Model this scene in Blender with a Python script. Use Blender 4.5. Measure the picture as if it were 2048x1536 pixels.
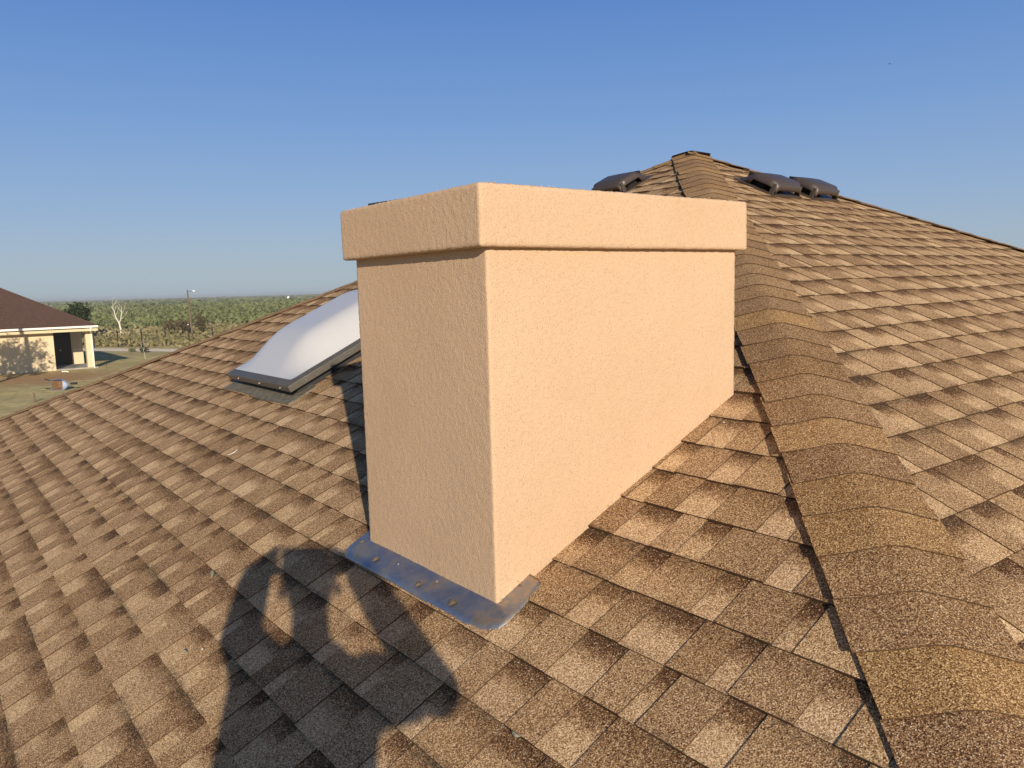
import bpy, bmesh, math, random
import numpy as np
from mathutils import Vector, Matrix, noise
for o in list(bpy.data.objects): bpy.data.objects.remove(o, do_unlink=True)
scene = bpy.context.scene
col = scene.collection
random.seed(7)
rng = np.random.default_rng(11)
V = np.array

# ------------------------------------------------------------------ camera, sky, sun, exposure
PIT, ROL, FPX = 0.12203, -0.02721, 1559.49
cf = V([0, math.cos(PIT), -math.sin(PIT)]); up0 = V([0, math.sin(PIT), math.cos(PIT)]); rt0 = V([1., 0, 0])
crt = rt0*math.cos(ROL) + up0*math.sin(ROL); cup = -rt0*math.sin(ROL) + up0*math.cos(ROL)
cam = bpy.data.cameras.new('camera'); cam.sensor_width = 36; cam.lens = 36*FPX/2048
cam.clip_start = 0.05; cam.clip_end = 30000
camo = bpy.data.objects.new('camera', cam); col.objects.link(camo); scene.camera = camo
camo.matrix_world = Matrix(((crt[0], cup[0], -cf[0], 0), (crt[1], cup[1], -cf[1], 0), (crt[2], cup[2], -cf[2], 0), (0, 0, 0, 1)))
AZ, EL = -0.25695, 0.31928                      # heading and drop of the sunlight
D = V([math.sin(AZ)*math.cos(EL), math.cos(AZ)*math.cos(EL), -math.sin(EL)])
sun = bpy.data.lights.new('sun', 'SUN'); sun.energy = 4.4; sun.angle = math.radians(0.53); sun.color = (1, .87, .70)
suno = bpy.data.objects.new('sun', sun); col.objects.link(suno)
suno.rotation_euler = Vector(D).to_track_quat('-Z', 'Y').to_euler()
world = bpy.data.worlds.new('World'); scene.world = world; world.use_nodes = True
wn = world.node_tree.nodes; wl = world.node_tree.links
sky = wn.new('ShaderNodeTexSky'); sky.sky_type = 'NISHITA'; sky.sun_disc = False
sky.sun_elevation = EL; sky.sun_rotation = math.pi + AZ
sky.altitude = 0; sky.air_density = 1.2; sky.dust_density = .6; sky.ozone_density = 3.0
bg = wn['Background']; bg.inputs[1].default_value = 0.10
geo = wn.new('ShaderNodeTexCoord'); spz = wn.new('ShaderNodeSeparateXYZ'); wl.new(geo.outputs['Generated'], spz.inputs[0])
rmp = wn.new('ShaderNodeValToRGB'); wl.new(spz.outputs[2], rmp.inputs[0]); els = rmp.color_ramp.elements
SK = [(0., (.37, .46, .53)), (.03, (.35, .45, .55)), (.10, (.27, .40, .62)), (.20, (.175, .32, .62)), (.33, (.095, .225, .56)), (.6, (.040, .11, .30)), (1., (.015, .035, .10))]
while len(els) < len(SK): els.new(.5)
for e, (p_, c_) in zip(els, SK): e.position = p_; e.color = (*c_, 1)
gain = wn.new('ShaderNodeMix'); gain.data_type = 'RGBA'; gain.blend_type = 'MULTIPLY'; gain.inputs[0].default_value = 1
wl.new(rmp.outputs[0], gain.inputs[6]); gain.inputs[7].default_value = (7.6, 7.6, 7.6, 1)
mx = wn.new('ShaderNodeMix'); mx.data_type = 'RGBA'; mx.inputs[0].default_value = .9
wl.new(sky.outputs[0], mx.inputs[6]); wl.new(gain.outputs[2], mx.inputs[7]); wl.new(mx.outputs[2], bg.inputs[0])
mr = wn.new('ShaderNodeMapRange'); mr.inputs[1].default_value = -.35; mr.inputs[2].default_value = .25; mr.inputs[3].default_value = .72; mr.inputs[4].default_value = .92
wl.new(spz.outputs[1], mr.inputs[0]); wl.new(mr.outputs[0], mx.inputs[0])    # the sky behind the camera keeps its warm sun side
scene.view_settings.view_transform = 'Standard'; scene.view_settings.look = 'None'
scene.view_settings.exposure = 0.42; scene.view_settings.gamma = 1
scene.render.engine = 'CYCLES'

# ------------------------------------------------------------------ helpers
def tag(o, label=None, cat=None, group=None, kind=None):
    if label: o['label'] = label
    if cat: o['category'] = cat
    if group: o['group'] = group
    if kind: o['kind'] = kind
    return o
ORG = {}
def thing(name, loc, label, cat, group=None):
    o = bpy.data.objects.new(name, None); col.objects.link(o); o.location = loc; o.empty_display_size = .2
    ORG[o.name] = V(loc, float); return tag(o, label, cat, group)
def link(name, me, mat, parent):
    o = bpy.data.objects.new(name, me); col.objects.link(o)
    if mat: me.materials.append(mat)
    if parent is not None:
        o.parent = parent; ORG[o.name] = ORG[parent.name]
    else: ORG[o.name] = V([0., 0, 0])
    return o
def mesh(name, vs, fs, mat=None, parent=None, smooth=False, loc=None):
    vs = np.asarray(vs, float)
    org = ORG[parent.name] if parent is not None else (V(loc, float) if loc is not None else V([0., 0, 0]))
    me = bpy.data.meshes.new(name); me.from_pydata((vs-org).tolist(), [], fs); me.update()
    if smooth: me.polygons.foreach_set('use_smooth', [True]*len(me.polygons))
    o = link(name, me, mat, parent)
    if parent is None: o.location = org; ORG[o.name] = org
    return o
class MB:
    def __init__(s): s.v = []; s.f = []
    def add(s, vs, fs):
        n = len(s.v); s.v += [tuple(map(float, p)) for p in vs]; s.f += [tuple(i+n for i in f) for f in fs]; return s
    def box(s, o, a, b, c):
        o, a, b, c = (V(x, float) for x in (o, a, b, c))
        if np.dot(np.cross(a, b), c) < 0: a, b = b, a
        P = [o, o+a, o+a+b, o+b, o+c, o+a+c, o+a+b+c, o+b+c]
        return s.add(P, [(0, 3, 2, 1), (4, 5, 6, 7), (0, 1, 5, 4), (1, 2, 6, 5), (2, 3, 7, 6), (3, 0, 4, 7)])
    def cbox(s, c, a, b, d): c, a, b, d = (V(x, float) for x in (c, a, b, d)); return s.box(c-a/2-b/2-d/2, a, b, d)
    def tube(s, pts, rad, n=8, cap=True):
        pts = [V(p, float) for p in pts]; rad = [rad]*len(pts) if np.isscalar(rad) else rad
        rings = []; base = len(s.v); prev = None
        for i, p in enumerate(pts):
            t = pts[min(i+1, len(pts)-1)]-pts[max(i-1, 0)]; t = t/(np.linalg.norm(t)+1e-12)
            a = np.cross(t, [0, 0, 1.] if abs(t[2]) < .9 else [1., 0, 0]) if prev is None else prev-t*np.dot(prev, t)
            a /= np.linalg.norm(a)+1e-12; prev = a; b = np.cross(t, a)
            for k in range(n):
                an = 2*math.pi*k/n; s.v.append(tuple(p+rad[i]*(a*math.cos(an)+b*math.sin(an))))
        for i in range(len(pts)-1):
            for k in range(n):
                k2 = (k+1) % n; s.f.append((base+i*n+k, base+i*n+k2, base+(i+1)*n+k2, base+(i+1)*n+k))
        if cap:
            s.f.append(tuple(base+k for k in range(n))[::-1]); s.f.append(tuple(base+(len(pts)-1)*n+k for k in range(n)))
        return s
    def build(s, name, mat, parent=None, smooth=False, loc=None): return mesh(name, s.v, s.f, mat, parent, smooth, loc)
def bevel(o, w, seg=2):
    m = o.modifiers.new('bevel', 'BEVEL'); m.width = w; m.segments = seg; m.limit_method = 'ANGLE'; m.angle_limit = .6
    o.data.polygons.foreach_set('use_smooth', [True]*len(o.data.polygons))
    w_ = o.modifiers.new('wn', 'WEIGHTED_NORMAL'); w_.keep_sharp = True
    return o
def quads(name, P, mat, parent=None, attr=None, loc=None):
    """P: (n,4,3) array of quads -> one mesh"""
    n = len(P); org = ORG[parent.name] if parent is not None else (V(loc, float) if loc is not None else V([0., 0, 0]))
    me = bpy.data.meshes.new(name); me.vertices.add(n*4); me.vertices.foreach_set('co', (P-org).astype(np.float32).ravel())
    me.loops.add(n*4); me.loops.foreach_set('vertex_index', np.arange(n*4, dtype=np.int32))
    me.polygons.add(n); me.polygons.foreach_set('loop_start', np.arange(0, n*4, 4, dtype=np.int32))
    me.polygons.foreach_set('loop_total', np.full(n, 4, np.int32)); me.update(calc_edges=True)
    if attr is not None:
        a = me.color_attributes.new('tab', 'FLOAT_COLOR', 'CORNER'); a.data.foreach_set('color', np.repeat(attr.astype(np.float32), 4, 0).ravel())
    o = link(name, me, mat, parent)
    if parent is None: o.location = org; ORG[o.name] = org
    return o

# ------------------------------------------------------------------ materials
class N:
    def __init__(s, name):
        s.m = bpy.data.materials.new(name); s.m.use_nodes = True; s.t = s.m.node_tree; s.b = s.t.nodes['Principled BSDF']
    def n(s, typ, **k):
        x = s.t.nodes.new('ShaderNode'+typ)
        for a, v in k.items():
            if a.startswith('i_'): x.inputs[a[2:].replace('_', ' ')].default_value = v
            else: setattr(x, a, v)
        return x
    def l(s, a, b): s.t.links.new(a, b)
    def noise(s, vec, scale, detail=2, rough=.5, out=0):
        x = s.n('TexNoise'); x.inputs['Scale'].default_value = scale; x.inputs['Detail'].default_value = detail; x.inputs['Roughness'].default_value = rough
        if vec is not None: s.l(vec, x.inputs['Vector'])
        return x.outputs[out]
    def ramp(s, fac, stops):
        x = s.n('ValToRGB'); e = x.color_ramp.elements
        while len(e) < len(stops): e.new(.5)
        for i, (p, c) in enumerate(stops):
            e[i].position = p; e[i].color = (*c, 1) if not np.isscalar(c) else (c, c, c, 1)
        s.l(fac, x.inputs[0]); return x.outputs[0]
    def math(s, op, a, b=None, clamp=False):
        x = s.n('Math', operation=op); x.use_clamp = clamp
        for i, v in enumerate((a, b)):
            if v is None: continue
            if np.isscalar(v): x.inputs[i].default_value = v
            else: s.l(v, x.inputs[i])
        return x.outputs[0]
    def mix(s, f, a, b, blend='MIX'):
        x = s.n('Mix', data_type='RGBA', blend_type=blend)
        for sock, v in ((x.inputs[0], f), (x.inputs[6], a), (x.inputs[7], b)):
            if hasattr(v, 'is_output') or isinstance(v, bpy.types.NodeSocket): s.l(v, sock)
            else: sock.default_value = v if np.isscalar(v) else (*v, 1)[:4]
        return x.outputs[2]
    def bump(s, h, strength, dist, prev=None):
        x = s.n('Bump'); x.inputs['Strength'].default_value = strength; x.inputs['Distance'].default_value = dist
        s.l(h, x.inputs['Height'])
        if prev is not None: s.l(prev, x.inputs['Normal'])
        return x.outputs[0]
    def fin(s, colr=None, rough=.8, normal=None, metal=0, spec=.3, **k):
        if colr is not None:
            if isinstance(colr, bpy.types.NodeSocket): s.l(colr, s.b.inputs['Base Color'])
            else: s.b.inputs['Base Color'].default_value = (*colr, 1)
        if isinstance(rough, bpy.types.NodeSocket): s.l(rough, s.b.inputs['Roughness'])
        else: s.b.inputs['Roughness'].default_value = rough
        s.b.inputs['Metallic'].default_value = metal; s.b.inputs['Specular IOR Level'].default_value = spec
        if normal is not None: s.l(normal, s.b.inputs['Normal'])
        for a, v in k.items(): s.b.inputs[a.replace('_', ' ')].default_value = v
        return s.m
    @property
    def obj(s):
        g = s.t.nodes.new('ShaderNodeNewGeometry'); return g.outputs['Position']

def mat_shingle():
    n = N('asphalt_shingle'); P = n.obj
    at = n.n('Attribute', attribute_name='tab'); sep = n.n('SeparateColor'); n.l(at.outputs['Color'], sep.inputs[0])
    tone, band, hue = sep.outputs
    uv = n.n('UVMap', uv_map='UVMap'); su = n.n('SeparateXYZ'); n.l(uv.outputs[0], su.inputs[0]); y = su.outputs[1]
    # granules of mixed colour: the share of dark and light ones changes across a tab
    vo = n.n('TexVoronoi'); vo.inputs['Scale'].default_value = 480; n.l(P, vo.inputs['Vector'])
    vs = n.n('SeparateColor'); n.l(vo.outputs['Color'], vs.inputs[0]); g = vs.outputs[0]
    gc = n.noise(P, 300, 2, .7)
    blotch = n.noise(P, 45, 3, .6); big = n.noise(P, 2.3, 3, .6)
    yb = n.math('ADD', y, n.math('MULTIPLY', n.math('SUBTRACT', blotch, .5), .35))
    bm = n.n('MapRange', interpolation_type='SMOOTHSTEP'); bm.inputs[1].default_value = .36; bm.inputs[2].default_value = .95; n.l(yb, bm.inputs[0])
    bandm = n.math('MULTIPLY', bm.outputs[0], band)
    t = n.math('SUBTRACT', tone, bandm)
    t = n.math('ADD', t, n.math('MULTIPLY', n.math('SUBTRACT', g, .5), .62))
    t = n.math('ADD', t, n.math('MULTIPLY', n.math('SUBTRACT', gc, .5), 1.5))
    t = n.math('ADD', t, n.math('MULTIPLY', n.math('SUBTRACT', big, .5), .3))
    c = n.ramp(t, [(0, (.045, .018, .008)), (.2, (.11, .050, .022)), (.45, (.272, .156, .074)), (.7, (.485, .318, .165)), (1, (.86, .625, .385))])
    spk = n.ramp(vs.outputs[1], [(.955, 0.), (.965, 1.)]); c = n.mix(n.math('MULTIPLY', spk, .7), c, (.85, .70, .48))
    c = n.mix(hue, c, n.mix(.9, c, (1.0, .92, .60), 'MULTIPLY'))
    # dirt and moss gathered along the butt lines
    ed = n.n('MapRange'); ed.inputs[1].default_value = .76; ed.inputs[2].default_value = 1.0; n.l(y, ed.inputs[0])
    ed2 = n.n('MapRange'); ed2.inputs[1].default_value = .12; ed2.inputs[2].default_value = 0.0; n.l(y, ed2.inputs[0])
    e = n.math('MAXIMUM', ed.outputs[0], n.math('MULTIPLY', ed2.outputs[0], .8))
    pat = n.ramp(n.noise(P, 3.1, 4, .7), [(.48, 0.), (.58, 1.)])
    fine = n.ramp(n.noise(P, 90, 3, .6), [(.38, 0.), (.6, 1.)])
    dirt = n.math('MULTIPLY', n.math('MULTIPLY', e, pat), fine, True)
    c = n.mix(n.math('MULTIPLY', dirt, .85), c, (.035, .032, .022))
    nb = n.bump(vo.outputs['Distance'], .55, .0012); nb = n.bump(gc, .6, .0024, nb)
    return n.fin(c, .93, nb, spec=.18)
def mat_stucco(name, base, dark):
    n = N(name); P = n.obj
    a = n.noise(P, 240, 3, .65); b = n.noise(P, 3, 4, .6); f = n.noise(P, 520, 2, .6)
    c = n.mix(n.ramp(b, [(.3, 0.), (.75, 1.)]), base, dark)
    c = n.mix(n.ramp(a, [(.3, 1.), (.46, 0.)]), c, tuple(x*.72 for x in dark))
    nb = n.bump(a, .65, .0036); nb = n.bump(f, .35, .0015, nb)
    return n.fin(c, .93, nb, spec=.15)
def simple(name, c, rough=.7, metal=0, spec=.4, bump=None, var=.15, scale=20, **k):
    n = N(name); P = n.obj
    v = n.noise(P, scale, 4, .6)
    cc = n.mix(n.ramp(v, [(.3, 0.), (.7, 1.)]), tuple(x*(1-var) for x in c), tuple(min(1, x*(1+var)) for x in c))
    nb = n.bump(n.noise(P, bump[0], 3, .6), bump[1], bump[2]) if bump else None
    return n.fin(cc, rough, nb, metal, spec, **k)
M = {}
M['shingle'] = mat_shingle()
M['edge'] = simple('asphalt_edge', (.075, .045, .027), .95, spec=.1, scale=120, var=.4)
M['stucco'] = mat_stucco('peach_stucco', (.572, .403, .264), (.53, .366, .232))
def mat_flash():
    n = N('blue_grey_flashing'); P = n.obj
    a = n.noise(P, 9, 5, .65); b = n.noise(P, 60, 4, .6)
    c = n.ramp(a, [(.38, (.21, .235, .29)), (.50, (.29, .29, .31)), (.57, (.42, .34, .25)), (.70, (.26, .21, .15))])
    c = n.mix(n.ramp(b, [(.62, 0.), (.74, 1.)]), c, (.42, .36, .27))
    r = n.ramp(n.noise(P, 14, 4, .6), [(.3, .24), (.7, .5)])
    nb = n.bump(n.noise(P, 22, 4, .6), .5, .006); nb = n.bump(b, .2, .002, nb)
    return n.fin(c, r, nb, metal=.75, spec=.5)
M['flash'] = mat_flash()
M['roof_cement'] = simple('roof_cement', (.15, .115, .075), .8, scale=80, bump=(200, .6, .003), var=.5)
M['skyframe'] = simple('bronze_aluminium', (.12, .108, .09), .5, metal=.3, spec=.5, bump=(60, .1, .001))
M['darkmetal'] = simple('dark_metal', (.05, .05, .055), .5, metal=.5)
M['apron'] = simple('apron_flashing', (.15, .135, .10), .7, metal=.1, bump=(40, .5, .004), var=.5, scale=40)
M['screw'] = simple('screw_head', (.85, .85, .82), .3, metal=.9)
M['dome'] = simple('white_acrylic', (.50, .50, .50), .32, spec=.35, var=.01, Coat_Weight=.12, Coat_Roughness=.2)
M['vent'] = simple('brown_plastic', (.062, .047, .039), .42, spec=.5, var=.06, bump=(300, .08, .001))
M['dark'] = simple('dark_void', (.012, .010, .009), .9)
M['trim'] = simple('cream_trim', (.72, .66, .55), .6)
M['white'] = simple('white_paint', (.80, .77, .68), .5, var=.04)
M['nstucco'] = mat_stucco('cream_stucco', (.68, .55, .36), (.62, .50, .32))
def mat_nroof():
    n = N('brown_roof_shingle'); P = n.obj
    b = n.noise(P, 6, 5, .7); f = n.noise(P, 40, 3, .6)
    c = n.ramp(n.math('ADD', n.math('MULTIPLY', b, .6), n.math('MULTIPLY', f, .4)), [(.35, (.072, .043, .033)), (.5, (.098, .060, .046)), (.65, (.13, .082, .063))])
    return n.fin(c, .95, n.bump(f, .5, .02), spec=.1)
M['nroof'] = mat_nroof()
M['concrete'] = simple('concrete', (.36, .33, .28), .9, scale=8, bump=(60, .3, .004))
M['door'] = simple('dark_glass_door', (.03, .022, .018), .3)
M['post'] = simple('rusty_post', (.03, .022, .02), .8)
M['wood'] = simple('weathered_wood', (.15, .105, .07), .9, scale=14, var=.35)
M['bark_white'] = simple('bleached_bark', (.66, .60, .52), .9, scale=18, var=.25, bump=(40, .5, .02))
M['bark'] = simple('grey_brown_bark', (.16, .12, .09), .95, scale=18, var=.3)
M['blue'] = simple('blue_enamel', (.10, .15, .30), .35, var=.2, scale=9)
M['bluein'] = simple('pale_blue_tray', (.42, .50, .68), .35, metal=.35, var=.12, scale=7)
M['rust'] = simple('rusty_tray', (.16, .09, .042), .85, var=.35, scale=14)
M['rubber'] = simple('rubber', (.02, .02, .02), .85)
M['lamp'] = simple('lamp_head', (.82, .84, .85), .3, var=.02)
M['flake'] = simple('white_flake', (.78, .74, .66), .7, var=.1)
M['greyflake'] = simple('grey_green_lichen', (.27, .275, .20), .95, var=.35, scale=160, bump=(200, .6, .003))
M['bird'] = simple('dark_feathers', (.02, .02, .025), .8)
def mat_leaf(name, a, b, c3):
    n = N(name); at = n.n('Attribute', attribute_name='tab'); sep = n.n('SeparateColor'); n.l(at.outputs['Color'], sep.inputs[0])
    c = n.ramp(sep.outputs[0], [(0, a), (.5, b), (1, c3)])
    m = n.fin(c, .95, spec=.0)
    tr = n.n('BsdfTranslucent'); n.l(c, tr.inputs[0]); mx = n.n('MixShader'); mx.inputs[0].default_value = .25
    out = n.t.nodes['Material Output']; n.l(n.b.outputs[0], mx.inputs[1]); n.l(tr.outputs[0], mx.inputs[2]); n.l(mx.outputs[0], out.inputs[0])
    return m
M['leaf_brush'] = mat_leaf('mesquite_leaf', (.13, .155, .065), (.185, .205, .09), (.27, .28, .135))
M['leaf_dark'] = mat_leaf('dark_leaf', (.022, .034, .018), (.04, .055, .026), (.075, .09, .042))
M['leaf_brown'] = mat_leaf('dry_leaf', (.09, .075, .045), (.14, .115, .065), (.20, .16, .09))
M['leaf_grass'] = mat_leaf('dry_grass', (.20, .18, .085), (.30, .26, .13), (.40, .34, .19))
def mat_ground():
    n = N('lawn_and_field'); P = n.obj; sp = n.n('SeparateXYZ'); n.l(P, sp.inputs[0])
    a = n.noise(P, .25, 5, .6); b = n.noise(P, 1.6, 6, .7); f = n.noise(P, 14, 4, .7)
    g = n.ramp(b, [(.32, (.30, .27, .095)), (.5, (.56, .46, .21)), (.68, (.76, .62, .34))])
    dry = n.mix(n.ramp(a, [(.42, 0.), (.62, .85)]), g, (.42, .345, .18))
    # the trodden dirt beside the neighbouring porch
    vm = n.n('Vector' + 'Math', operation='DISTANCE'); n.l(P, vm.inputs[0]); vm.inputs[1].default_value = (-26.8, 44.2, -4.35)
    dd = n.math('ADD', n.math('MULTIPLY', vm.outputs['Value'], .19), n.math('MULTIPLY', n.math('SUBTRACT', b, .5), 1.5))
    dm = n.ramp(dd, [(.40, 1.), (.95, 0.)])
    c = n.mix(n.math('MULTIPLY', dm, .8), dry, (.42, .24, .12))
    ff = n.ramp(n.math('DIVIDE', n.noise(P, .02, 5, .6), 1.), [(.4, (.17, .17, .065)), (.6, (.27, .24, .11))])
    yy = n.math('DIVIDE', n.math('SUBTRACT', sp.outputs[1], 74), 8, True)
    c = n.mix(yy, c, ff)
    c = n.mix(.3, c, n.ramp(f, [(.3, .5), (.7, 1.)]), 'MULTIPLY')
    return n.fin(c, .98, n.bump(f, .3, .03), spec=0.)
M['ground'] = mat_ground()
M['caliche'] = simple('pale_caliche', (.78, .66, .50), 1., spec=0., scale=3, bump=(20, .4, .02))

# ------------------------------------------------------------------ house geometry
yaw = 0.91584
u = V([-math.cos(yaw), math.sin(yaw), 0]); v = V([math.sin(yaw), math.cos(yaw), 0]); z = V([0, 0, 1.])
S = 0.47551
M0 = V([-0.0529, 1.87142, -0.80597])            # near corner of the chimney's foot
A_, B_, H0, HC = .68, .95706, .90396, .14774
AP = M0 + 2.50993*u + 3.79262*(v+S*z)           # peak of the roof
kL, kR, kF = 1.01789, .98764, 1.0100
GZ = -4.35
E_Z = -1.78                                     # eave height
T = (AP[2]-E_Z)/S
unit = lambda x: x/np.linalg.norm(x)
HL = kL*u - v - S*z; HR = -kR*u - v - S*z; HF = -kR*u + kF*v - S*z; HB = kL*u + kF*v - S*z
CL, CR, CF, CB = AP+T*HL, AP+T*HR, AP+T*HF, AP+T*HB
EXP = .143
house = thing('house', (AP[0], AP[1], GZ), 'near house under a tan and brown shingled hip roof, with a peach stucco chimney', 'house')

def clip(poly, a, b, c):                        # keep a*x+b*y+c>=0
    out = []
    for i in range(len(poly)):
        p, q = poly[i], poly[(i+1) % len(poly)]; dp = a*p[0]+b*p[1]+c; dq = a*q[0]+b*q[1]+c
        if dp >= 0: out.append(p)
        if (dp >= 0) != (dq >= 0):
            t = dp/(dp-dq); out.append((p[0]+t*(q[0]-p[0]), p[1]+t*(q[1]-p[1])))
    return out
RV, RF, RUV, RAT, RMI = [], [], [], [], []
def slope(hd, down, dl, dr, phase, seed):
    """shingled roof plane: hd horizontal unit, down = unit downslope, dl/dr the two hip directions"""
    rs = random.Random(seed)
    n = np.cross(hd, down); n = n/np.linalg.norm(n); n = n if n[2] > 0 else -n
    al = np.dot(dl, hd)/np.dot(dl, down); ar = np.dot(dr, hd)/np.dot(dr, down)     # a = al*w and a = ar*w
    if al > ar: al, ar = ar, al
    W = T*np.linalg.norm(dl)*np.dot(unit(dl), down)
    wav = lambda a, w: .004*math.sin(1.7*a+seed)*math.sin(1.3*w+seed*2)+.002*math.sin(4.1*a+w*2.7)
    k = 0
    while True:
        wb = phase + EXP*k; k += 1
        if wb > W+.02: break
        wt = wb-EXP-.004
        a = al*wb-.3-rs.random()*.2; amax = ar*wb+.3; raised = rs.random() < .5; off = rs.uniform(-.0012, .0012)
        tb0 = rs.uniform(-.003, .003)
        while a < amax:
            wd = rs.choice([.085, .10, .12, .14, .17]) if raised else rs.choice([.05, .07, .085, .11, .135])
            wd *= rs.uniform(.93, 1.07)
            sk1 = tb0; tb0 = rs.uniform(-.003, .003); sk2 = tb0
            jb = rs.uniform(-.0012, .0012)+off
            poly = [(a, wb+jb), (a+wd, wb+jb), (a+wd+sk2, wt), (a+sk1, wt)]
            poly = clip(poly, 1, -al, -.045); poly = clip(poly, -1, ar, -.045) if poly else poly
            poly = clip(poly, 0, 1, -.0) if poly else poly
            if len(poly) >= 3:
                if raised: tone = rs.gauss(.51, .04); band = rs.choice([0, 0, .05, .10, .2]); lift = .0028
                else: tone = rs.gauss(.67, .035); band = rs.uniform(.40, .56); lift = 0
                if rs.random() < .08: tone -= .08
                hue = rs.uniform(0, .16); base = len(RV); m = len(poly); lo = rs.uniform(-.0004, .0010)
                for (x, w) in poly:
                    yv = (wb-w)/EXP
                    h = .0062*(1-min(1, max(0, yv)))+.0006+lift+lo*(1-yv)+wav(x, w)
                    RV.append(AP+x*hd+w*down+h*n)
                for (x, w) in poly: RV.append(AP+x*hd+w*down+(wav(x, w)-.002)*n)
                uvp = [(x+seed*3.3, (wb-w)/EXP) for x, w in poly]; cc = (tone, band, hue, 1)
                f = tuple(range(base, base+m))
                nn = np.cross(RV[f[1]]-RV[f[0]], RV[f[2]]-RV[f[0]])
                flip = np.dot(nn, n) < 0
                idx = list(range(m))[::-1] if flip else list(range(m))
                RF.append([base+i for i in idx]); RUV.extend(uvp[i] for i in idx); RAT.extend([cc]*m); RMI.append(0)
                for i in range(m):
                    i1, i2 = idx[i], idx[(i+1) % m]
                    if max(poly[i1][1], poly[i2][1]) < wt+.003: continue
                    RF.append([base+i1, base+m+i1, base+m+i2, base+i2]); RUV.extend([(0, 0)]*4); RAT.extend([cc]*4); RMI.append(1)
            a += wd; raised = not raised
    return n
d1 = unit(-v-S*z); d2 = unit(-kR*u-S*z); d3 = unit(kL*u-S*z); d4 = unit(kF*v-S*z)
n1 = slope(u, d1, HL, HR, .132, 1); n2 = slope(v, d2, HR, HF, .020, 2)
n3 = slope(v, d3, HL, HB, .05, 3); n4 = slope(u, d4, HF, HB, .09, 4)
me = bpy.data.meshes.new('roof'); org = ORG['house']
# under-deck so nothing shows through
for tri in ((AP, CL, CR), (AP, CR, CF), (AP, CF, CB), (AP, CB, CL)):
    b0 = len(RV); RV.extend([p-.012*z for p in tri]); RF.append([b0, b0+1, b0+2]); RUV.extend([(0, 0)]*3); RAT.extend([(0, 0, 0, 1)]*3); RMI.append(1)
me.from_pydata([tuple(p-org) for p in RV], [], RF)
ul = me.uv_layers.new(name='UVMap'); ul.data.foreach_set('uv', np.array(RUV, np.float32).ravel())
ca = me.color_attributes.new('tab', 'FLOAT_COLOR', 'CORNER'); ca.data.foreach_set('color', np.array(RAT, np.float32).ravel())
me.materials.append(M['shingle']); me.materials.append(M['edge']); me.polygons.foreach_set('material_index', RMI); me.update()
roof = link('roof', me, None, house); roof['label'] = 'tan and brown laminated shingle roof'

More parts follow.
